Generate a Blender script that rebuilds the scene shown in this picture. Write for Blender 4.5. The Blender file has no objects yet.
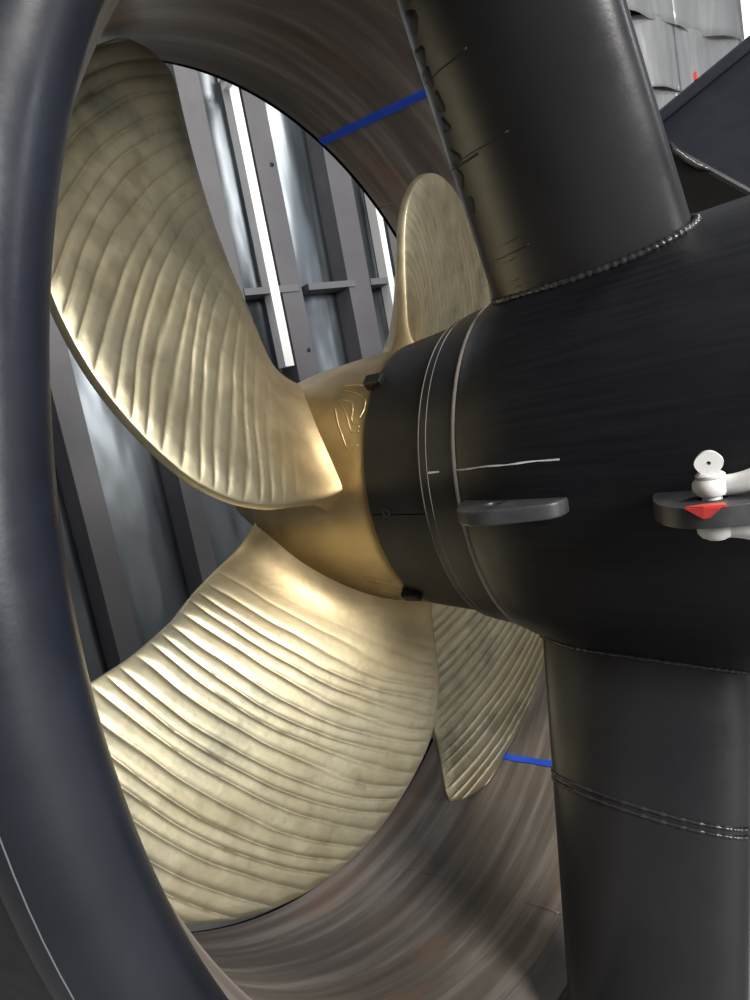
import bpy, bmesh, math, random
from mathutils import Vector, Matrix
random.seed(7)
scene = bpy.context.scene
K = 1.5                      # metres per layout unit (propeller hub centre is the layout origin)
H = 0.749 * K                # shaft height above the floor
COL = scene.collection

# ------------------------------------------------------------------ camera, world, lights, exposure
AX = ((0.8157918, -0.0686362, -0.5742585), (0.5479803, -0.2257751, 0.8054459), (-0.1849360, -0.9717586, -0.1465742))
CAM = (0.506565, -0.857745, 0.124399)
cam_d = bpy.data.cameras.new('camera'); cam = bpy.data.objects.new('camera', cam_d); COL.objects.link(cam)
right = Vector([AX[i][0] for i in range(3)]); down = Vector([AX[i][1] for i in range(3)]); fwd = Vector([AX[i][2] for i in range(3)])
m = Matrix.Identity(4)
for i in range(3):
    m[i][0], m[i][1], m[i][2] = right[i], -down[i], -fwd[i]
m[0][3], m[1][3], m[2][3] = CAM[0]*K, CAM[1]*K, CAM[2]*K + H
cam.matrix_world = m
cam_d.sensor_fit = 'VERTICAL'; cam_d.sensor_height = 36.0; cam_d.lens = 36.0*0.68939
cam_d.clip_start = 0.02
scene.camera = cam

world = bpy.data.worlds.new('world'); scene.world = world; world.use_nodes = True
bgn = world.node_tree.nodes['Background']
bgn.inputs['Color'].default_value = (0.90, 0.94, 1.0, 1); bgn.inputs['Strength'].default_value = 0.21

def area(name, loc, target, sx, sy, power, col=(1, 1, 1)):
    l = bpy.data.lights.new(name, 'AREA'); l.shape = 'RECTANGLE'; l.size = sx; l.size_y = sy
    l.energy = power; l.color = col
    o = bpy.data.objects.new(name, l); COL.objects.link(o); o.location = loc
    o.rotation_euler = (Vector(target) - Vector(loc)).to_track_quat('-Z', 'Y').to_euler()
    return o
area('door_daylight', (5.4, -2.1, 3.1), (0, 0.0, 1.0), 1.7, 1.9, 620, (1.0, 0.975, 0.94))
area('lip_highlight_fill', (5.0, 3.2, 3.5), (0, -0.6, 1.5), 0.4, 1.3, 24, (0.92, 0.96, 1.0))  # added unseen lamp that makes the highlight on the upper-left lip
area('duct_fill_light', (2.6, 0.7, 5.2), (0, 0.1, 0.6), 1.1, 1.1, 170, (1.0, 0.96, 0.90))  # overhead fill lamp, added to lift the nozzle's lower-right interior
area('wall_fill_light', (-0.9, -0.4, 4.6), (-1.6, 1.6, 1.4), 0.5, 2.4, 26, (1.0, 0.97, 0.93))  # invented fill lamp brightening the back wall and its white strips
scene.view_settings.view_transform = 'Standard'; scene.view_settings.look = 'None'
scene.view_settings.gamma = 1.0; scene.view_settings.exposure = 0.0
scene.view_settings.use_curve_mapping = False

# ------------------------------------------------------------------ helpers
def W(p, org):               # layout point -> metres relative to the owner's origin
    return (p[0]*K - org[0], p[1]*K - org[1], p[2]*K + H - org[2])

def tag(o, label=None, cat=None, group=None, kind=None):
    if label: o['label'] = label
    if cat: o['category'] = cat
    if group: o['group'] = group
    if kind: o['kind'] = kind
    return o

def thing(name, loc, label=None, cat=None, group=None, kind=None):
    o = bpy.data.objects.new(name, None); COL.objects.link(o)
    o.empty_display_size = 0.1
    o.location = loc
    return tag(o, label, cat, group, kind)

def root_loc(o):
    p = Vector((0, 0, 0))
    while o is not None:
        p += o.location; o = o.parent
    return p

def mesh(name, verts, faces, mat, parent=None, smooth=True, auto=None, loc=None):
    org = root_loc(parent) if parent is not None else Vector(loc or (0, 0, 0))
    me = bpy.data.meshes.new(name)
    me.from_pydata([W(v, org) for v in verts], [], faces)
    bm = bmesh.new(); bm.from_mesh(me)
    bmesh.ops.recalc_face_normals(bm, faces=bm.faces)
    bm.to_mesh(me); bm.free()
    if smooth:
        for p in me.polygons: p.use_smooth = True
        if auto: me.set_sharp_from_angle(angle=math.radians(auto))
    me.materials.append(mat)
    o = bpy.data.objects.new(name, me); COL.objects.link(o)
    if parent is not None: o.parent = parent
    elif loc: o.location = loc
    return o

def cyl(x, r, a): return (x, r*math.cos(a), r*math.sin(a))
R_ = math.radians

def lathe(profile, n=128, a0=0.0, a1=2*math.pi, closed_profile=False):
    full = abs(a1 - a0 - 2*math.pi) < 1e-6
    na = n if full else n + 1
    V = []; F = []
    for i in range(na):
        a = a0 + (a1 - a0)*i/n
        for x, r in profile: V.append(cyl(x, r, a))
    npf = len(profile)
    for i in range(n):
        j = (i + 1) % na
        for q in range(npf if closed_profile else npf - 1):
            q2 = (q + 1) % npf
            F.append((i*npf + q, i*npf + q2, j*npf + q2, j*npf + q))
    if not full and closed_profile:
        F.append(tuple(range(npf))); F.append(tuple((na-1)*npf + q for q in range(npf)))
    return V, F

def tube(pts, rad, n=10, closed=False):
    pts = [Vector(p) for p in pts]; V = []; F = []; N = len(pts)
    prev = None
    for i, p in enumerate(pts):
        t = (pts[(i+1) % N] - pts[i-1]) if (closed or 0 < i < N-1) else (pts[1]-pts[0] if i == 0 else pts[-1]-pts[-2])
        t.normalize()
        if prev is None:
            u = t.orthogonal().normalized()
        else:
            u = (prev - t*prev.dot(t)).normalized()
        prev = u; w = t.cross(u)
        r = rad(i/(N-1)) if callable(rad) else rad
        for k in range(n):
            a = 2*math.pi*k/n
            V.append(tuple(p + (u*math.cos(a) + w*math.sin(a))*r))
    for i in range(N if closed else N-1):
        j = (i+1) % N
        for k in range(n):
            F.append((i*n+k, i*n+(k+1) % n, j*n+(k+1) % n, j*n+k))
    if not closed:
        F.append(tuple(range(n))); F.append(tuple((N-1)*n + k for k in range(n)))
    return V, F

def prism(poly, z0, z1):      # vertical prism from an (x, y) outline in layout units
    n = len(poly)
    V = [(x, y, z0) for x, y in poly] + [(x, y, z1) for x, y in poly]
    F = [tuple(range(n)), tuple(range(n, 2*n))] + [(i, (i+1) % n, n+(i+1) % n, n+i) for i in range(n)]
    return V, F

def join(*parts):
    V = []; F = []
    for v, f in parts:
        o = len(V); V += list(v); F += [tuple(i+o for i in q) for q in f]
    return V, F

def bevel(o, w, seg=2):
    b = o.modifiers.new('bevel', 'BEVEL'); b.width = w; b.segments = seg; b.limit_method = 'ANGLE'; b.angle_limit = R_(35)

# ------------------------------------------------------------------ materials
def newmat(name):
    mt = bpy.data.materials.new(name); mt.use_nodes = True
    nt = mt.node_tree
    return mt, nt, nt.nodes['Principled BSDF']

def L(nt, a, b): nt.links.new(a, b)

def coords(nt, scale=(1, 1, 1)):
    tc = nt.nodes.new('ShaderNodeTexCoord'); mp = nt.nodes.new('ShaderNodeMapping')
    mp.inputs['Scale'].default_value = scale
    L(nt, tc.outputs['Object'], mp.inputs['Vector']); return mp.outputs['Vector']

def noise(nt, vec, scale, detail=4, rough=0.55):
    n = nt.nodes.new('ShaderNodeTexNoise'); n.inputs['Scale'].default_value = scale
    n.inputs['Detail'].default_value = detail; n.inputs['Roughness'].default_value = rough
    if vec is not None: L(nt, vec, n.inputs['Vector'])
    return n.outputs['Fac']

def ramp(nt, fac, stops):
    r = nt.nodes.new('ShaderNodeValToRGB'); e = r.color_ramp.elements
    while len(e) < len(stops): e.new(0.5)
    for k, (p, c) in enumerate(stops):
        e[k].position = p; e[k].color = (c[0], c[1], c[2], 1) if not isinstance(c, (int, float)) else (c, c, c, 1)
    L(nt, fac, r.inputs['Fac']); return r.outputs['Color']

def mixc(nt, fac, a, b, mode='MIX'):
    mx = nt.nodes.new('ShaderNodeMix'); mx.data_type = 'RGBA'; mx.blend_type = mode
    if isinstance(fac, (int, float)): mx.inputs[0].default_value = fac
    else: L(nt, fac, mx.inputs[0])
    for s, v in ((6, a), (7, b)):
        if isinstance(v, tuple): mx.inputs[s].default_value = (*v, 1)
        else: L(nt, v, mx.inputs[s])
    return mx.outputs[2]

def bump(nt, height, bsdf, strength=0.2, dist=0.005):
    b = nt.nodes.new('ShaderNodeBump'); b.inputs['Strength'].default_value = strength; b.inputs['Distance'].default_value = dist
    L(nt, height, b.inputs['Height']); L(nt, b.outputs['Normal'], bsdf.inputs['Normal'])

def polar(nt, sx, sa, sr=0.0):         # (x*sx, angle*sa, radius*sr) coordinates about the shaft
    tc = nt.nodes.new('ShaderNodeTexCoord'); sp = nt.nodes.new('ShaderNodeSeparateXYZ'); L(nt, tc.outputs['Object'], sp.inputs[0])
    at = nt.nodes.new('ShaderNodeMath'); at.operation = 'ARCTAN2'; L(nt, sp.outputs['Z'], at.inputs[0]); L(nt, sp.outputs['Y'], at.inputs[1])
    mx = nt.nodes.new('ShaderNodeMath'); mx.operation = 'MULTIPLY'; L(nt, sp.outputs['X'], mx.inputs[0]); mx.inputs[1].default_value = sx
    ma = nt.nodes.new('ShaderNodeMath'); ma.operation = 'MULTIPLY'; L(nt, at.outputs[0], ma.inputs[0]); ma.inputs[1].default_value = sa
    cb = nt.nodes.new('ShaderNodeCombineXYZ'); L(nt, mx.outputs[0], cb.inputs[0]); L(nt, ma.outputs[0], cb.inputs[1])
    return cb.outputs[0]

def paint(name, c1, c2, rough=(0.28, 0.5), sc=3.0, bmp=0.06, streak=None):
    mt, nt, b = newmat(name)
    v = coords(nt) if streak is None else polar(nt, *streak)
    n = noise(nt, v, sc, 6, 0.6)
    L(nt, ramp(nt, n, [(0.35, c1), (0.7, c2)]), b.inputs['Base Color'])
    n2 = noise(nt, coords(nt), 9, 8, 0.7)
    mr = nt.nodes.new('ShaderNodeMapRange'); L(nt, n2, mr.inputs[0])
    mr.inputs[1].default_value = 0.3; mr.inputs[2].default_value = 0.7
    mr.inputs[3].default_value = rough[0]; mr.inputs[4].default_value = rough[1]
    L(nt, mr.outputs[0], b.inputs['Roughness'])
    n3 = noise(nt, coords(nt), 160, 2)
    bump(nt, n3, b, bmp, 0.002)
    return mt

M = {}
M['lip'] = paint('black_lip_paint', (0.006, 0.0075, 0.012), (0.012, 0.0145, 0.022), (0.26, 0.42), 5)
M['black'] = paint('black_paint', (0.006, 0.0065, 0.008), (0.012, 0.0125, 0.015), (0.30, 0.50), 4)
M['pod'] = paint('black_pod_paint', (0.005, 0.0055, 0.0075), (0.010, 0.0105, 0.013), (0.34, 0.48), 1.0, 0.06, (5, 40))
M['guard'] = paint('black_guard_paint', (0.003, 0.003, 0.0035), (0.006, 0.006, 0.0065), (0.42, 0.55), 4)
for q_ in ('guard', 'pod', 'black'): M[q_].node_tree.nodes['Principled BSDF'].inputs['Specular IOR Level'].default_value = 0.28
M['strut'] = paint('grey_black_strut_paint', (0.010, 0.0102, 0.0122), (0.018, 0.0178, 0.0195), (0.26, 0.40), 3)
M['weld'] = paint('black_weld_paint', (0.02, 0.02, 0.022), (0.035, 0.035, 0.037), (0.18, 0.35), 30, 0.3)
M['seam'] = paint('grey_seam_sealant', (0.16, 0.14, 0.13), (0.24, 0.21, 0.20), (0.5, 0.7), 20)
M['leg'] = paint('blue_black_paint', (0.007, 0.0085, 0.014), (0.012, 0.014, 0.022), (0.35, 0.5), 5)
M['run'] = paint('thick_black_paint', (0.005, 0.005, 0.006), (0.008, 0.008, 0.009), (0.5, 0.65), 20)
M['lug'] = paint('charcoal_lug_paint', (0.022, 0.022, 0.024), (0.05, 0.05, 0.053), (0.3, 0.5), 18, 0.1)
M['chalk'] = paint('white_chalk', (0.45, 0.45, 0.44), (0.7, 0.7, 0.68), (0.8, 0.9), 60)
M['galv'] = paint('galvanised_steel', (0.60, 0.60, 0.58), (0.78, 0.78, 0.76), (0.35, 0.5), 20)
M['red'] = paint('red_paint', (0.50, 0.035, 0.03), (0.62, 0.06, 0.05), (0.4, 0.5), 20)
M['blue'] = paint('blue_tape', (0.014, 0.085, 0.70), (0.02, 0.11, 0.85), (0.5, 0.6), 20)
M['post'] = paint('grey_post', (0.085, 0.083, 0.092), (0.108, 0.105, 0.114), (0.45, 0.6), 3)
M['rail'] = paint('dark_rail', (0.10, 0.105, 0.115), (0.13, 0.135, 0.14), (0.45, 0.6), 3)
M['white'] = paint('white_strip', (0.80, 0.80, 0.80), (0.88, 0.88, 0.88), (0.35, 0.5), 3)
M['floor'] = paint('concrete_floor', (0.20, 0.20, 0.20), (0.30, 0.295, 0.29), (0.6, 0.8), 2, 0.2)

def sheet_mat(name, c1, c2, rough, bs, metal=0.9):
    mt, nt, b = newmat(name)
    n = noise(nt, coords(nt, (1, 1, 0.35)), 2.2, 3)
    L(nt, ramp(nt, n, [(0.35, c1), (0.65, c2)]), b.inputs['Base Color'])
    b.inputs['Metallic'].default_value = metal; b.inputs['Roughness'].default_value = rough
    n2 = noise(nt, coords(nt, (1.5, 1.5, 0.5)), 3.0, 2)
    bump(nt, n2, b, bs, 0.08)
    return mt
M['sheet'] = sheet_mat('galvanised_sheet', (0.14, 0.16, 0.18), (0.26, 0.285, 0.31), 0.36, 0.25)
M['foil'] = sheet_mat('crinkled_foil', (0.55, 0.56, 0.57), (0.72, 0.73, 0.74), 0.34, 0.5, 0.45)

def bronze(name, c_lo, c_hi, stain, rough, metallic, root=None):
    mt, nt, b = newmat(name)
    n = noise(nt, coords(nt), 5, 5)
    base = ramp(nt, n, [(0.30, c_lo), (0.62, c_hi)])
    st = ramp(nt, noise(nt, coords(nt), 5, 5, 0.6), [(0.50, 0.0), (0.66, 0.7)])
    st2 = ramp(nt, noise(nt, coords(nt), 34, 4, 0.6), [(0.60, 0.0), (0.78, 0.35)])
    col = mixc(nt, st, base, stain); col = mixc(nt, st2, col, (stain[0]*0.8, stain[1]*0.8, stain[2]*0.8))
    if root is not None:                 # brown tarnish towards the blade root
        tc = nt.nodes.new('ShaderNodeTexCoord'); sp = nt.nodes.new('ShaderNodeSeparateXYZ'); L(nt, tc.outputs['Object'], sp.inputs[0])
        cb = nt.nodes.new('ShaderNodeCombineXYZ'); L(nt, sp.outputs['Y'], cb.inputs[1]); L(nt, sp.outputs['Z'], cb.inputs[2])
        ln = nt.nodes.new('ShaderNodeVectorMath'); ln.operation = 'LENGTH'; L(nt, cb.outputs[0], ln.inputs[0])
        mr0 = nt.nodes.new('ShaderNodeMapRange'); L(nt, ln.outputs['Value'], mr0.inputs[0])
        mr0.inputs[1].default_value = 0.27; mr0.inputs[2].default_value = 0.52; mr0.inputs[3].default_value = 0.8; mr0.inputs[4].default_value = 0.0
        col = mixc(nt, mr0.outputs[0], col, root)
    L(nt, col, b.inputs['Base Color'])
    b.inputs['Metallic'].default_value = metallic
    mr = nt.nodes.new('ShaderNodeMapRange'); L(nt, noise(nt, coords(nt), 20, 6), mr.inputs[0])
    mr.inputs[3].default_value = rough - 0.10; mr.inputs[4].default_value = rough + 0.14
    L(nt, mr.outputs[0], b.inputs['Roughness'])
    bump(nt, noise(nt, coords(nt), 60, 5), b, 0.12, 0.004)
    return mt
M['bronze'] = bronze('milled_bronze', (0.38, 0.33, 0.21), (0.55, 0.505, 0.36), (0.13, 0.13, 0.09), 0.45, 0.92, (0.40, 0.29, 0.145))
M['hub'] = bronze('hub_bronze', (0.33, 0.235, 0.11), (0.47, 0.365, 0.20), (0.22, 0.16, 0.08), 0.36, 0.92)

def inner_mat():
    mt, nt, b = newmat('brushed_inner_steel')
    v = polar(nt, 10, 0.45)
    n = noise(nt, v, 1.6, 8, 0.65)
    c = ramp(nt, n, [(0.36, (0.10, 0.085, 0.075)), (0.50, (0.16, 0.138, 0.122)), (0.62, (0.29, 0.26, 0.235))])
    rust = ramp(nt, noise(nt, polar(nt, 7, 1.6), 1.1, 5), [(0.55, 0.0), (0.72, 0.6)])
    c = mixc(nt, rust, c, (0.27, 0.15, 0.085))
    L(nt, c, b.inputs['Base Color']); b.inputs['Metallic'].default_value = 0.2
    b.inputs['Roughness'].default_value = 0.42
    bump(nt, n, b, 0.12, 0.004)
    return mt
M['inner'] = inner_mat()
M['bevel'] = paint('bare_bevel_steel', (0.11, 0.10, 0.092), (0.17, 0.155, 0.14), (0.4, 0.55), 6)

# ------------------------------------------------------------------ the shed: floor and back wall
FL = -0.749
fo = mesh('floor', *prism([(-9, -8), (8, -8), (8, 9), (-9, 9)], FL - 0.1, FL), M['floor'], None, False)
tag(fo, kind='structure', label='grey concrete shed floor', )

HV = (0.374607, 0.927184); NV = (0.927184, -0.374607); WB = (-1.193668, 1.239562)
def wp(u, dpt, z): return (WB[0] + HV[0]*u + NV[0]*dpt, WB[1] + HV[1]*u + NV[1]*dpt, z)
def wbox(u0, u1, d0, d1, z0, z1, inset=0.0):
    V = [wp(u0, d0, z0), wp(u1, d0, z0), wp(u1, d1, z0), wp(u0 + inset, d1, z0),
         wp(u0, d0, z1), wp(u1, d0, z1), wp(u1, d1, z1), wp(u0 + inset, d1, z1)]
    F = [(0, 1, 2, 3), (4, 5, 6, 7), (0, 1, 5, 4), (1, 2, 6, 5), (2, 3, 7, 6), (3, 0, 4, 7)]
    return V, F
WT = 3.1
wroot = thing('wall_back', (WB[0]*K, WB[1]*K, 0), kind='structure')
tag(wroot, label='shed wall of grey posts and shiny metal sheets behind the propeller')
mesh('backing', *wbox(-4.2, 5.4, -0.14, -0.08, FL, WT), M['rail'], wroot, False)
posts = [(-1.60, -1.50), (-1.22, -1.14), (-0.943, -0.838), (-0.621, -0.53), (-0.302, -0.213), (-0.068, 0.022), (0.226, 0.335), (0.463, 0.56), (0.80, 0.90), (1.08, 1.17), (1.36, 1.46)]
def wavy(u0, u1, d, z0, z1, amp, nu, nz, seed):
    rnd = random.Random(seed); V = []; F = []
    ph = [rnd.uniform(0, 6.28) for _ in range(6)]
    for j in range(nz + 1):
        z = z0 + (z1 - z0)*j/nz
        for i in range(nu + 1):
            s = i/nu; u = u0 + (u1 - u0)*s
            env = math.sin(math.pi*s)
            w = math.sin(2.1*z + ph[0] + 3*s)*0.6 + math.sin(5.3*z + ph[1] - 4*s)*0.4 + math.sin(11*s*(u1-u0) + ph[2] + z)*0.5
            V.append(wp(u, d + amp*env*w, z))
    for j in range(nz):
        for i in range(nu):
            a = j*(nu+1) + i; F.append((a, a+1, a+nu+2, a+nu+1))
    return V, F
for k, (u0, u1) in enumerate(posts):
    p = mesh('post', *wbox(u0, u1, -0.06, 0.05, FL, WT, 0.03 if k in (2, 3) else 0.006), M['post'], wroot, False)
    if k + 1 < len(posts):
        s = mesh('sheet_panel', *wavy(u1, posts[k+1][0], -0.05, FL, WT, 0.012, 10, 60, k), M['sheet'], wroot)
        so = s.modifiers.new('thick', 'SOLIDIFY'); so.thickness = 0.004
# bolt holes in the post between the two white strips
for z in (1.007, 0.339, 1.67, -0.33):
    V, F = lathe([(0.0, 0.0001), (0.0, 0.008), (0.002, 0.008), (0.002, 0.0001)], 12)
    V = [wp(v[1] + 0.0, 0.05 + v[0], z + v[2]) for v in V]
    mesh('bolt_hole', V, F, M['run'], wroot)
for u0, u1, zt, zb in ((-0.112, -0.076, WT, 0.29), (0.42, 0.447, WT, 0.30)):
    mesh('white_strip', *wbox(u0, u1, 0.0, 0.058, zb, zt), M['white'], wroot, False)
for u0, u1 in ((-0.213, 0.008), (0.05, 0.26), (0.335, 0.463), (-0.53, -0.302), (-0.838, -0.621), (0.56, 0.80)):
    mesh('rail', *wbox(u0, u1, -0.04, 0.056, 0.556, 0.580), M['rail'], wroot, False)
mesh('wall_bracket', *join(wbox(-0.145, -0.03, 0.05, 0.09, 1.275, 1.295), wbox(-0.135, -0.115, 0.05, 0.16, 1.25, 1.33)), M['white'], wroot, False)
# foil covered bays further along the wall
for k, (u0, u1) in enumerate(((1.46, 2.06), (2.06, 2.72), (2.72, 3.42))):
    for q, (z0, z1) in enumerate(((FL, 0.6), (0.6, 1.49), (1.49, 1.83), (1.83, WT))):
        s = mesh('foil_sheet', *wavy(u0, u1 + 0.03, -0.04 + 0.02*q, z0, z1 + 0.03, 0.05, 16, 18, 40 + k*7 + q), M['foil'], wroot)
        so = s.modifiers.new('thick', 'SOLIDIFY'); so.thickness = 0.004

wn = thing('window_1', (wp(4.0, 0, 0)[0]*K, wp(4.0, 0, 0)[1]*K, 1.5), kind='structure')
tag(wn, label='bright daylight window at the far end of the shed wall')
mt, nt, b = newmat('daylit_glazing')
b.inputs['Emission Color'].default_value = (0.95, 0.98, 1, 1); b.inputs['Emission Strength'].default_value = 1.6
b.inputs['Base Color'].default_value = (0.8, 0.8, 0.8, 1)
mesh('pane', *wbox(3.50, 4.6, -0.06, -0.03, 0.4, 2.6), mt, wn, False)
for u0, u1, z0, z1 in ((3.46, 3.5, 0.36, 2.64), (4.6, 4.64, 0.36, 2.64), (3.5, 4.6, 0.36, 0.4), (3.5, 4.6, 2.6, 2.64)):
    mesh('window_frame', *wbox(u0, u1, -0.07, 0.0, z0, z1), M['white'], wn, False)

# ------------------------------------------------------------------ nozzle
noz = thing('propeller_nozzle', (0, 0, 0), 'large black steel nozzle ring with brushed inner wall around the bronze propeller', 'nozzle')
NOZ_ORG = (0, 0, H)
noz.location = (0, 0, H)
cx, cr, rr = 0.1663, 0.7054, 0.033
prof = []
for i in range(25):
    a = R_(-125 + 225*i/24)
    prof.append((cx + rr*math.cos(a), cr + rr*math.sin(a)))
lip = mesh('lip_ring', *lathe(prof, 240), M['lip'], noz)
# weld seams where the rolled lip meets the shells
def ring(x, r, rad, n=240, nn=8): return tube([cyl(x, r, 2*math.pi*i/n) for i in range(n)], rad, nn, True)
mesh('lip_seam', *ring(0.1795, 0.7355, 0.0005), M['rail'], noz)
mesh('outer_shell', *lathe([(0.17, 0.733), (0.10, 0.744), (0.0, 0.738), (-0.12, 0.716), (-0.25, 0.668), (-0.262, 0.655), (-0.262, 0.649)], 240), M['black'], noz, True, 30)
IP = [(0.1205, 0.6525), (0.119, 0.6510), (0.10, 0.6495), (0.04, 0.647), (-0.10, 0.6465), (-0.2535, 0.6475), (-0.256, 0.6495), (-0.256, 0.656), (-0.25, 0.660), (0.12, 0.662)]
cuts = [-94.2, -22, 50, 122, 194, 265.8]
for k in range(5):
    mesh('inner_plate', *lathe(IP, 56, R_(cuts[k] + 0.06), R_(cuts[k+1] - 0.06), True), M['inner'], noz, True, 30)
for c in cuts[:-1]:
    mesh('weld_seam', *tube([cyl(-0.25 + 0.362*i/40, 0.6485 + 0.0005*math.sin(i*2.1), R_(c + 0.05*math.sin(i*1.7))) for i in range(41)], 0.0018, 6), M['inner'], noz)
mesh('bevel_ring', *lathe([(0.1590, 0.6800), (0.1560, 0.6745), (0.1203, 0.6508), (0.1203, 0.660), (0.145, 0.684)], 240, closed_profile=True), M['inner'], noz, True, 30)
def tape(name, a_deg, half_deg, x0, x1, r):
    V = []; F = []
    n = 20
    for i in range(n+1):
        x = x0 + (x1-x0)*i/n
        for da in (-half_deg, half_deg):
            wob = 0.06*math.sin(i*1.9 + da)
            V.append(cyl(x, r, R_(a_deg + da + wob)))
            V.append(cyl(x, r - 0.0012, R_(a_deg + da + wob)))
    for i in range(n):
        a = i*4; b_ = a + 4
        F += [(a+1, a+3, b_+3, b_+1), (a, a+1, b_+1, b_), (a+2, a+3, b_+3, b_+2), (a, a+2, b_+2, b_)]
    F += [(0, 1, 3, 2), (n*4, n*4+1, n*4+3, n*4+2)]
    o = mesh(name, V, F, M['blue'], noz, False); o['label'] = 'blue tape stripe'; return o
tape('blue_tape', 66.9, 0.75, -0.254, 0.09, 0.6462)
tape('blue_tape', -68.1, 0.55, -0.20, 0.10, 0.6462)

# ------------------------------------------------------------------ gear pod with its struts
pod = thing('gear_pod', (0, 0, H), 'black gear pod with two foil struts and lifting lugs in front of propeller', 'gear housing')
RP = [(0.150, 0.2125), (0.157, 0.214), (0.18, 0.226), (0.22, 0.236), (0.30, 0.243), (0.40, 0.250), (0.55, 0.258), (0.80, 0.262), (1.0, 0.262)]
def Rpod(x):
    for (xa, ra), (xb, rb) in zip(RP, RP[1:]):
        if x <= xb: return ra + (rb - ra)*max(0, (x - xa))/(xb - xa)
    return RP[-1][1]
xs = [0.157 + 0.008*i for i in range(106)]
sm = [(x, sum(Rpod(x + d) for d in (-0.02, -0.01, 0, 0.01, 0.02))/5 if x > 0.175 else Rpod(x)) for x in xs]
def Rps(x):
    for (xa, ra), (xb, rb) in zip(sm, sm[1:]):
        if xa <= x <= xb: return ra + (rb - ra)*(x - xa)/(xb - xa)
    return Rpod(x)
dome = [(1.0 + 0.22*math.sin(a), 0.262*math.cos(a)) for a in [R_(8*i) for i in range(1, 12)]] + [(1.22, 0.0008)]
mesh('pod_body', *lathe([(0.157, 0.10)] + sm + dome, 160), M['pod'], pod, True, 30)
mesh('pod_ring', *lathe([(0.104, 0.17), (0.104, 0.2005), (0.107, 0.2032), (0.112, 0.2040), (0.120, 0.2062), (0.1545, 0.2128), (0.1545, 0.17)], 160), M['black'], pod, True, 25)
o = mesh('joint_seam', *ring(0.1560, 0.2128, 0.0030, 200), M['seam'], pod); o['label'] = 'pale grey joint line'
mesh('ring_edge', *ring(0.1052, 0.2020, 0.0009, 200, 6), M['seam'], pod)
mesh('ring_groove', *ring(0.1165, 0.2052, 0.0005, 200, 6), M['seam'], pod)
gd = [(0.016, 0.176), (0.016, 0.1845), (0.018, 0.1862), (0.06, 0.1915), (0.1045, 0.1975), (0.1045, 0.17)]
for a0, a1 in ((5.2, 184.8), (185.2, 364.8)):
    mesh('rope_guard_half', *lathe(gd, 90, R_(a0), R_(a1), True), M['guard'], pod, True, 25)
# dark clamp bolts on the guard edge and socket screws along the split
def block(x0, x1, r0, r1, a, da):
    V = []
    for x in (x0, x1):
        for r in (r0, r1):
            for s in (-da, da): V.append(cyl(x, r, R_(a + s)))
    return V, [(0, 1, 3, 2), (4, 5, 7, 6), (0, 1, 5, 4), (2, 3, 7, 6), (0, 2, 6, 4), (1, 3, 7, 5)]
for a in (131, 227, 41, 317):
    b_ = mesh('guard_clamp', *block(0.004, 0.030, 0.180, 0.196, a, 2.4), M['guard'], pod, False); bevel(b_, 0.004)
for a in (184.3, 4.3):
    V, F = lathe([(0, 0.0001), (0, 0.0055), (0.003, 0.0055), (0.003, 0.0032), (0.001, 0.0032), (0.001, 0.0001)], 16)
    bx = cyl(0.043, 0.1885, R_(a)); e = (0, math.cos(R_(a)), math.sin(R_(a))); t_ = (0, -e[2], e[1])
    V = [(bx[0] + v[1], bx[1] + e[1]*v[0] + t_[1]*v[2], bx[2] + e[2]*v[0] + t_[2]*v[2]) for v in V]
    mesh('socket_screw', V, F, M['run'], pod, True, 30)
# chalk marks along the shaft line
def strip(name, pts, half, r, mat, parent):
    V = []; F = []
    for x, a, w in pts:
        for s in (-1, 1):
            V.append(cyl(x, r(x) - 0.0004, R_(a) + s*w*half/r(x))); V.append(cyl(x, r(x) + 0.0005, R_(a) + s*w*half/r(x)))
    for i in range(len(pts)-1):
        a = i*4; b_ = a+4
        F += [(a+1, a+3, b_+3, b_+1), (a, a+1, b_+1, b_), (a+2, a+3, b_+3, b_+2), (a, a+2, b_+2, b_)]
    return mesh(name, V, F, mat, parent, False)
o = strip('chalk_mark', [(0.158 + 0.0112*i, 171.45 + 0.1*math.sin(i*1.3), 1.0 if i % 3 else 0.55) for i in range(12)], 0.0009, Rps, M['chalk'], pod); o['label'] = 'thin white chalk line'
strip('chalk_mark', [(0.118 + 0.004*i, 171.4, 1.2 - 0.1*i) for i in range(5)], 0.0010, lambda x: 0.2057 + (x-0.118)*0.19, M['chalk'], pod)

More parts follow.
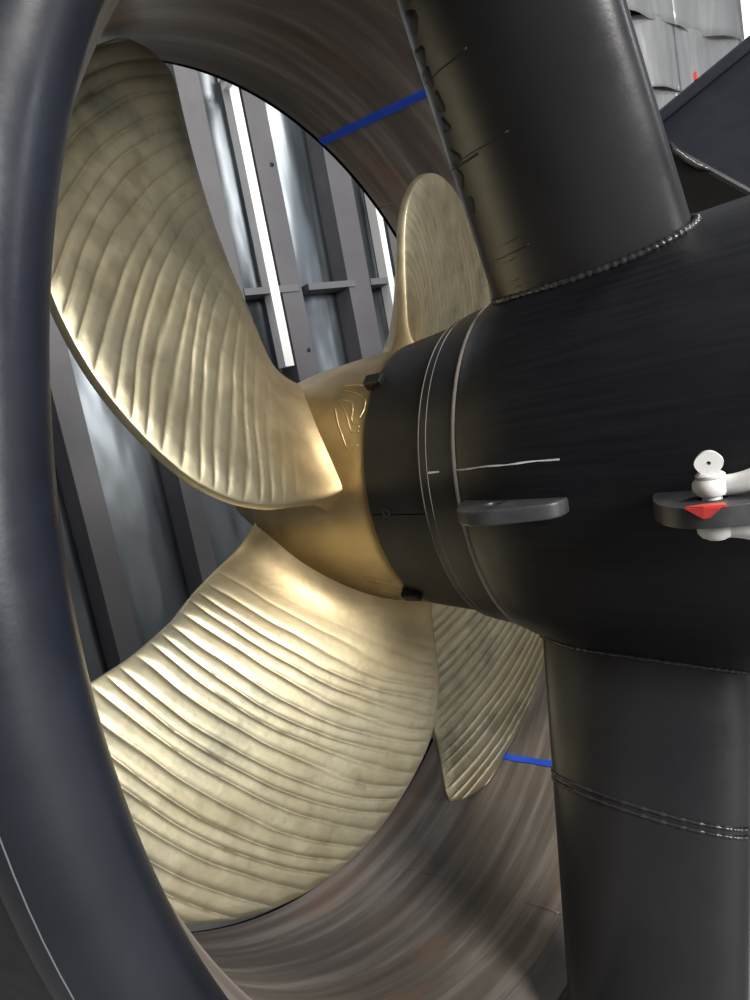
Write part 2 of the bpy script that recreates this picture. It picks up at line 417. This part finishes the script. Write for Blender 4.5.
def section(xt, xn, T, n=56, mfrac=0.52):
    out = []
    xm = xt + (xn - xt)*mfrac
    for i in range(n):
        a = 2*math.pi*i/n; c, s = math.cos(a), math.sin(a)
        x = xm + (xn - xm)*c if c > 0 else xm + (xm - xt)*c
        t = T*math.copysign(abs(s)**(0.92), s)
        out.append((x, t))
    return out
def make_strut(name, phi, xt, dxt, xn, dxn, T, h1, runs, label):
    eh = (0, math.cos(R_(phi)), math.sin(R_(phi))); et = (0, -eh[2], eh[1])
    def pt(x, t, h): return (x, eh[1]*h + et[1]*t, eh[2]*h + et[2]*t)
    hs = [0.15 + (h1 - 0.15)*i/30 for i in range(31)]
    V = []; F = []; n = 56
    def sec(h): return section(xt + dxt*(h-0.2), xn + dxn*(h-0.2), T, n)
    for h in hs: V += [pt(x, t, h) for x, t in sec(h)]
    for j in range(30):
        for i in range(n): F.append((j*n+i, j*n+(i+1) % n, (j+1)*n+(i+1) % n, (j+1)*n+i))
    F.append(tuple(range(n))); F.append(tuple(30*n + i for i in range(n)))
    st = mesh(name, V, F, M['strut'], pod, True, 40); st['label'] = label
    # weld bead at the foot
    loop = []
    s0 = section(xt, xn, T, 420)
    for i, (x, t) in enumerate(s0):
        R = Rps(x) + 0.001; h = math.sqrt(max(0.01, R*R - t*t))
        loop.append(pt(x, t*1.02, h))
    V, F = tube(loop, 0.0036, 8, True)
    rnd = random.Random(int(phi))
    V2 = []
    for i, v in enumerate(V):
        ringi = i//8; k = 1 + 0.10*math.sin(ringi*1.15) + rnd.uniform(-0.16, 0.16)
        c = loop[ringi]
        V2.append(tuple(c[q] + (v[q]-c[q])*k for q in range(3)))
    mesh('weld_bead', V2, F, M['weld'], st)
    return st, pt, sec
st1, pt1, sec1 = make_strut('strut', 113, 0.179, 0.0, 0.398, -0.10, 0.045, 0.74, None, 'upper strut')
st2, pt2, sec2 = make_strut('strut', 251, 0.165, 0.05, 0.404, -0.07, 0.045, 0.74, None, 'lower strut')
# double weld across the lower strut
def belt(h, slope, rad, lo, hi):
    pts = []
    for i in range(lo, hi):
        s = sec2(h)
        x, t = section(0.165 + 0.05*(h-0.2), 0.404 - 0.07*(h-0.2), 0.0455, 220)[i % 220]
        pts.append(pt2(x, t, h + slope*(x - 0.28)))
    V, F = tube(pts, lambda s: rad*(0.85 + 0.3*math.sin(s*len(pts)*1.4)*math.cos(s*47)), 7, False)
    return V, F
for h in (0.398, 0.406):
    mesh('weld_belt', *belt(h, 0.13, 0.0024, 112, 216), M['weld'], st2)
# paint runs on the upper strut's flank
def surf1(x, h, off=0.0):
    xt, xn = 0.179, 0.398 - 0.10*(h-0.2); xm = xt + (xn-xt)*0.52
    c = (x-xm)/(xn-xm) if x > xm else (xm-x)/(xm-xt)
    return pt1(x, 0.045*max(0.0, 1 - c*c)**0.46 + off, h)
def run(h, x0, x1, wdt, dh):
    n = 14; pts = [surf1(x0 + (x1-x0)*i/n, h + dh*i/n + 0.0003*math.sin(i*1.1), -0.0006) for i in range(n+1)]
    return tube(pts, lambda s: wdt*(0.45 + 0.5*s), 6)
for h, x0, x1, wd, dh in ((0.455, 0.184, 0.246, 0.0016, 0.012), (0.378, 0.183, 0.262, 0.0014, 0.012), (0.373, 0.183, 0.225, 0.0018, 0.008), (0.285, 0.200, 0.246, 0.0010, 0.010), (0.274, 0.200, 0.250, 0.0014, 0.010), (0.268, 0.202, 0.232, 0.0009, 0.006), (0.248, 0.208, 0.228, 0.0009, 0.004), (0.240, 0.208, 0.228, 0.0009, 0.004)):
    mesh('paint_run', *run(h, x0, x1, wd, dh), M['run'], st1)
# overlapping black brush dabs along the strut's thin edge
rnd = random.Random(3)
for i in range(17):
    h = 0.34 + 0.40*i/17 + rnd.uniform(-0.006, 0.006)
    xc = 0.194 + rnd.uniform(0.0, 0.005); a_, b_ = rnd.uniform(0.005, 0.009), rnd.uniform(0.007, 0.012)
    V = []; F = []; n = 14
    for sc_, off in ((1.0, -0.0012), (0.9, 0.0002), (0.02, 0.0004)):
        for k in range(n):
            an = 2*math.pi*k/n; w = 1 + 0.22*math.sin(3*an + i)
            V.append(surf1(max(0.1830, xc + a_*sc_*w*math.cos(an)), h + b_*sc_*w*math.sin(an), off))
    for l in range(2):
        for k in range(n): F.append((l*n+k, l*n+(k+1) % n, (l+1)*n+(k+1) % n, (l+1)*n+k))
    mesh('paint_dab', V, F, M['run'], st1)

# ------------------------------------------------------------------ lifting lugs
def lug_mesh(outer, hole, hr, z0, z1):
    # plate with a real round hole: outline resampled by angle around the hole
    n = 48; V = []; F = []
    def hit(a):
        best = None; dx, dy = math.cos(a), math.sin(a)
        for (x1, y1), (x2, y2) in zip(outer, outer[1:] + outer[:1]):
            ex, ey = x2-x1, y2-y1; den = dx*ey - dy*ex
            if abs(den) < 1e-12: continue
            t = ((x1-hole[0])*ey - (y1-hole[1])*ex)/den; s = ((x1-hole[0])*dy - (y1-hole[1])*dx)/den
            if t > 0 and -1e-6 <= s <= 1+1e-6 and (best is None or t > best): best = t
        return (hole[0]+dx*best, hole[1]+dy*best)
    angs = sorted([2*math.pi*i/n for i in range(n)] + [math.atan2(y-hole[1], x-hole[0]) % (2*math.pi) for x, y in outer])
    for a in angs:
        ox, oy = hit(a); ix, iy = hole[0] + hr*math.cos(a), hole[1] + hr*math.sin(a)
        V += [(ox, oy, z0), (ox, oy, z1), (ix, iy, z1), (ix, iy, z0)]
    N = len(angs)
    for i in range(N):
        j = (i+1) % N
        for q in range(4): F.append((i*4+q, i*4+(q+1) % 4, j*4+(q+1) % 4, j*4+q))
    return V, F
def round_out(P):            # soften the lobe of a lug outline, keep its welded ends
    mid = P[1:-1]
    for _ in range(3):
        out = [mid[0]]
        for (x1, y1), (x2, y2) in zip(mid, mid[1:]):
            out += [(0.75*x1+0.25*x2, 0.75*y1+0.25*y2), (0.25*x1+0.75*x2, 0.25*y1+0.75*y2)]
        mid = out + [mid[-1]]
    return [P[0]] + mid + [P[-1]]
L1 = [(0.160, -0.190), (0.166, -0.232), (0.174, -0.258), (0.186, -0.273), (0.203, -0.281), (0.224, -0.281), (0.250, -0.275), (0.280, -0.266), (0.284, -0.250), (0.285, -0.20)]
l1 = mesh('lifting_lug', *lug_mesh(round_out(L1), (0.212, -0.247), 0.0085, -0.0150, 0.000), M['lug'], pod, False); bevel(l1, 0.003, 2)
L2 = [(0.362, -0.20), (0.363, -0.258), (0.369, -0.284), (0.381, -0.304), (0.398, -0.315), (0.420, -0.317), (0.442, -0.308), (0.470, -0.292), (0.500, -0.280), (0.505, -0.20)]
l2 = mesh('lifting_lug', *lug_mesh(round_out(L2), (0.413, -0.281), 0.0105, -0.0170, -0.001), M['lug'], pod, False); bevel(l2, 0.003, 2)
# red mark wrapped over the lug's front edge
RV = [(0.3985, -0.3150, -0.0005), (0.412, -0.3165, -0.0005), (0.424, -0.3165, -0.0008), (0.416, -0.3167, -0.0080), (0.411, -0.3163, -0.0090)]
RV2 = [(x, y-0.0012, z) for x, y, z in RV]
o = mesh('red_mark', RV + RV2, [(0, 1, 2, 3, 4), (5, 6, 7, 8, 9)] + [(i, (i+1) % 5, 5+(i+1) % 5, 5+i) for i in range(5)], M['red'], l2, False); o['label'] = 'small red painted mark'
RT_ = [(0.3985, -0.3150), (0.4110, -0.3085), (0.424, -0.3065), (0.4275, -0.3150), (0.412, -0.3175)]
mesh('red_mark', *prism(RT_, -0.0012, 0.0006), M['red'], l2, False)

# ------------------------------------------------------------------ shackle
sh = thing('bow_shackle', (0.413*K, -0.281*K, H), 'pale galvanised bow shackle pinned through the right lifting lug', 'shackle')
def zc(x, y, prof_, n=24):
    V = []; F = []
    for i in range(n):
        a = 2*math.pi*i/n
        for r, z in prof_: V.append((x + r*math.cos(a), y + r*math.sin(a), z))
    m_ = len(prof_)
    for i in range(n):
        j = (i+1) % n
        for q in range(m_-1): F.append((i*m_+q, i*m_+q+1, j*m_+q+1, j*m_+q))
    return V, F
px, py = 0.413, -0.281
mesh('pin', *zc(px, py, [(0.0001, -0.034), (0.0072, -0.034), (0.0072, 0.018), (0.0001, 0.018)]), M['galv'], sh, True, 40)
mesh('pin_collar', *zc(px, py, [(0.0001, 0.0150), (0.0098, 0.0150), (0.0108, 0.0162), (0.0108, 0.0174), (0.0092, 0.0188), (0.0001, 0.0188)]), M['galv'], sh, True, 40)
# flat eye of the pin, facing the viewer side, with its hole
V = []; F = []; n = 28
ev = Vector((0.12, -0.86, 0)).normalized(); eu = Vector((-ev.y, ev.x, 0)); ez = Vector((0, 0, 1)); c0 = Vector((px, py, 0.0268))
for i in range(n):
    a = 2*math.pi*i/n
    ro = 0.0092 + 0.0012*math.cos(2*a)**2*(1 if abs(math.cos(a)) > 0.7 else 0)
    ox, oz = ro*math.cos(a), ro*math.sin(a)
    if oz < -0.003: ox = math.copysign(max(abs(ox), 0.0062), ox); oz = max(oz*1.1, -0.0092)
    for rr_x, rr_z, d_ in ((ox, oz, 0.0035), (0.0016*math.cos(a), 0.0016*math.sin(a), 0.0035), (0.0016*math.cos(a), 0.0016*math.sin(a), -0.0035), (ox, oz, -0.0035)):
        V.append(tuple(c0 + eu*rr_x + ez*rr_z + ev*d_))
for i in range(n):
    j = (i+1) % n
    for q in range(4): F.append((i*4+q, i*4+(q+1) % 4, j*4+(q+1) % 4, j*4+q))
mesh('pin_eye', V, F, M['galv'], sh, True, 35)
ear_prof = lambda zc_, hh: [(0.0075, zc_-hh), (0.0112, zc_-hh), (0.0136, zc_-hh*0.5), (0.0140, zc_), (0.0136, zc_+hh*0.5), (0.0112, zc_+hh), (0.0075, zc_+hh)]
b_top = zc(px, py, ear_prof(0.0082, 0.0064)); b_bot = zc(px, py, ear_prof(-0.0255, 0.0064))
bow = []
for i in range(41):
    s = i/40
    if s < 0.2: q = s/0.2; x = px + 0.008 + 0.034*q; z = 0.0082 + 0.010*q*q
    elif s > 0.8: q = (1-s)/0.2; x = px + 0.008 + 0.034*q; z = -0.0255 - 0.010*q*q
    else:
        a = R_(90 - 180*(s-0.2)/0.6); x = px + 0.042 + 0.062*math.cos(a); z = -0.00865 + 0.02685*math.sin(a)
    bow.append((x, py - 0.004*math.sin(math.pi*s), z))
mesh('bow', *join(tube(bow, 0.0080, 12), b_top, b_bot), M['galv'], sh, True, 50)

# ------------------------------------------------------------------ propeller
prop = thing('propeller', (0, 0, H), 'four bladed bronze propeller with scalloped milling marks inside the black nozzle', 'propeller')
hubp = [(0.0155, 0.06), (0.0155, 0.180), (0.010, 0.1825), (0.0, 0.1830), (-0.06, 0.1815), (-0.14, 0.176), (-0.20, 0.166), (-0.215, 0.155), (-0.218, 0.10), (-0.30, 0.085), (-0.36, 0.05), (-0.375, 0.001)]
hub = mesh('hub', *lathe(hubp, 160), M['hub'], prop, True, 40)
# milling swirls left on the hub between the blade roots
SW = [[(-0.0392, 129.75), (-0.0213, 132.09), (-0.006, 134.48), (0.0056, 137.82), (0.0076, 142.53), (0.0032, 146.37)],
      [(-0.0345, 135.41), (-0.0186, 137.35), (-0.0106, 141.57), (-0.0095, 145.76), (-0.0035, 148.87), (0.0052, 150.08)],
      [(-0.0386, 136.5), (-0.0226, 142.15), (-0.0133, 147.86), (-0.0062, 151.77), (0.0002, 152.58), (0.0049, 151.7)],
      [(-0.0423, 139.23), (-0.0301, 147.67), (-0.0213, 152.51), (-0.0137, 157.34), (-0.0074, 158.62), (0.0006, 157.87), (0.0056, 157.53)],
      [(-0.0434, 126.71), (-0.0223, 127.92), (-0.0032, 129.72)]]
def catmull(P, n=6):
    Q = [P[0]] + P + [P[-1]]; out = []
    for i in range(1, len(Q)-2):
        for k in range(n):
            t = k/n; a, b_, c, d = Q[i-1], Q[i], Q[i+1], Q[i+2]
            out.append(tuple(0.5*((2*b_[q]) + (c[q]-a[q])*t + (2*a[q]-5*b_[q]+4*c[q]-d[q])*t*t + (3*b_[q]-a[q]-3*c[q]+d[q])*t**3) for q in range(len(b_))))
    out.append(P[-1]); return out
for k in range(4):
    for c in SW:
        mesh('milling_swirl', *tube([cyl(x, 0.1822 + 0.02*min(0, x), R_(a + 90*k)) for x, a in catmull(c)], 0.0017, 6), M['hub'], hub)

PSI = -0.0765
NED = [(0.150, 3.11), (0.20, 3.11), (0.30, 3.115), (0.35, 3.085), (0.40, 3.025), (0.45, 2.925), (0.50, 2.815), (0.54, 2.705), (0.57, 2.60), (0.60, 2.465), (0.62, 2.35), (0.634, 2.20), (0.641, 2.05)]
FED = [(0.150, 1.80), (0.20, 1.86), (0.30, 1.90), (0.35, 1.93), (0.42, 1.93), (0.50, 1.905), (0.56, 1.88), (0.60, 1.865), (0.62, 1.87), (0.634, 1.91), (0.641, 1.98)]
def interp(tab, r):
    if r <= tab[0][0]: return tab[0][1]
    for (a, va), (b_, vb) in zip(tab, tab[1:]):
        if r <= b_:
            s = (r-a)/(b_-a); return va + (vb-va)*s
    return tab[-1][1]
def smooth_tab(tab):
    rs = [0.150 + (0.641-0.150)*i/240 for i in range(241)]
    vs = [interp(tab, r) for r in rs]
    for _ in range(60):
        vs = [vs[0]] + [(vs[i-1] + 2*vs[i] + vs[i+1])/4 for i in range(1, 240)] + [vs[-1]]
    return list(zip(rs, vs))
NS, FS = smooth_tab(NED), smooth_tab(FED)
NR, NC = 460, 56
def fine(tab, r):
    f = (r - 0.150)/(0.641-0.150)*240; i = min(239, max(0, int(f))); return tab[i][1] + (tab[i+1][1]-tab[i][1])*(f-i)
def blade_mesh():
    V = []; F = []
    top = {}; bot = {}
    for j in range(NR+1):
        r = 0.150 + (0.641-0.150)*j/NR
        pn, pf = fine(NS, r), fine(FS, r)
        for i in range(NC+1):
            s = i/NC
            s = 0.5 - 0.5*math.cos(math.pi*s) if True else s
            ph = pf + (pn-pf)*s
            x = -0.14 + 0.15*(ph - 2.3)
            # local helicoid normal
            pa = math.atan2(0.15, r)
            nx, nt_ = math.cos(pa), -math.sin(pa)         # axial, tangential
            th0 = 0.040*max(0.0, 1 - (r-0.15)/0.495)**1.2 + 0.010
            th = th0*(max(0.0, 1 - (2*s-1)**2))**0.6*0.5 + 0.0048
            fil = 0.030*math.exp(-((r-0.150)/0.036)**2)
            u = r - 0.080*(ph-2.25)**2 + 0.0010*math.sin(ph*9 + r*40) + 0.0005*math.sin(ph*23 - r*31) + 0.00025*math.sin(ph*41 + r*95) + 0.0026*math.sin(r*83)
            v = (u/0.0205) % 1.0
            fade = min(1.0, max(0.0, (r - 0.225)/0.10))*min(1.0, max(0.0, min(s, 1-s)/0.05))
            depth = 0.0024*fade
            g = depth*(1 - abs(2*v**0.88 - 1)**3.2)
            for sd, dct in ((1, top), (-1, bot)):
                off = sd*(th + fil) + (g if sd > 0 else 0) - (th0*0.5 if sd > 0 else th0*0.5)
                xx = x + nx*off
                tt = nt_*off
                a = ph + PSI + tt/r
                dct[(i, j)] = len(V); V.append(cyl(xx, min(r, 0.6425), a))
    for j in range(NR):
        for i in range(NC):
            F.append((top[i, j], top[i+1, j], top[i+1, j+1], top[i, j+1]))
            F.append((bot[i, j], bot[i, j+1], bot[i+1, j+1], bot[i+1, j]))
        F.append((top[0, j], top[0, j+1], bot[0, j+1], bot[0, j]))
        F.append((top[NC, j], bot[NC, j], bot[NC, j+1], top[NC, j+1]))
    for i in range(NC):
        F.append((top[i, NR], top[i+1, NR], bot[i+1, NR], bot[i, NR]))
        F.append((top[i, 0], bot[i, 0], bot[i+1, 0], top[i+1, 0]))
    return V, F
bl = mesh('blade', *blade_mesh(), M['bronze'], prop, True, 60)
for k in range(1, 4):
    c = bl.copy(); COL.objects.link(c); c.parent = prop
    mb = Matrix.Rotation(math.pi/2*k, 4, 'X')
    if k > 1:                                 # the two far blades sit a little further forward
        phim = {2: R_(310), 3: R_(45)}[k]
        tang = Vector((0, -math.sin(phim), math.cos(phim)))
        mb = Matrix.Translation(Vector((0.02*K, 0, 0))) @ Matrix.Rotation(R_({2: -5.5, 3: -3.0}[k]), 4, tang) @ Matrix.Rotation(R_({2: -5.0, 3: 0.0}[k]), 4, 'X') @ mb @ Matrix.Scale(0.985, 4)
    c.matrix_local = mb

# ------------------------------------------------------------------ dark leg behind the upper strut
leg = thing('mounting_leg', (0.36*K, 0.72*K, H), 'dark blue-black mounting leg with red dab behind the upper strut', 'mounting leg')
def add(p, q): return (p[0]+q[0], p[1]+q[1], p[2]+q[2])
A, B = (0.2122, 0.6889, 0.5419), (0.4809, 0.7115, 0.6608)
BOXF = [(0, 1, 2, 3), (4, 5, 6, 7), (0, 1, 5, 4), (1, 2, 6, 5), (2, 3, 7, 6), (3, 0, 4, 7)]
def slab(p, q, dn, th_):
    V = [p, q, add(q, dn), add(p, dn)]
    return V + [add(v, th_) for v in V], BOXF
lp = mesh('leg_plate', *slab(A, B, (0.02, -0.02, -0.30), (0.0, 0.07, 0.0)), M['leg'], leg, False); bevel(lp, 0.012, 2)
fl = mesh('edge_flange', *slab(add(A, (0, -0.012, 0.004)), add(B, (0, -0.012, 0.004)), (0.008, 0, -0.022), (0.0, 0.095, 0.0)), M['leg'], leg, False); bevel(fl, 0.006, 2)
wb = mesh('lower_web', *slab((0.2356, 0.640, 0.5087), (0.440, 0.592, 0.3080), (-0.005, -0.005, -0.16), (0.0, 0.06, 0.0)), M['guard'], leg, False); bevel(wb, 0.02, 3)
mesh('weld_bead', *tube([(0.262, 0.638, 0.484), (0.272, 0.632, 0.462), (0.288, 0.627, 0.441), (0.306, 0.623, 0.423), (0.326, 0.619, 0.411)], lambda s: 0.003 + 0.004*math.sin(math.pi*s), 8), M['weld'], leg)  # pale arc of bead put here to stand in for a curved glint
o = mesh('red_dab', *slab((0.3065, 0.6845, 0.6005), (0.3115, 0.6850, 0.6027), (0.0, -0.001, -0.014), (0.0, 0.012, 0.0)), M['red'], leg, False); o['label'] = 'small red paint dab'
col = mesh('leg_column', *prism([(0.33, 0.71), (0.44, 0.71), (0.44, 0.79), (0.33, 0.79)], FL, 0.50), M['leg'], leg, False); bevel(col, 0.012, 2)
bp = mesh('foot_plate', *prism([(0.27, 0.66), (0.50, 0.66), (0.50, 0.84), (0.27, 0.84)], FL, FL + 0.02), M['leg'], leg, False); bevel(bp, 0.006, 2)
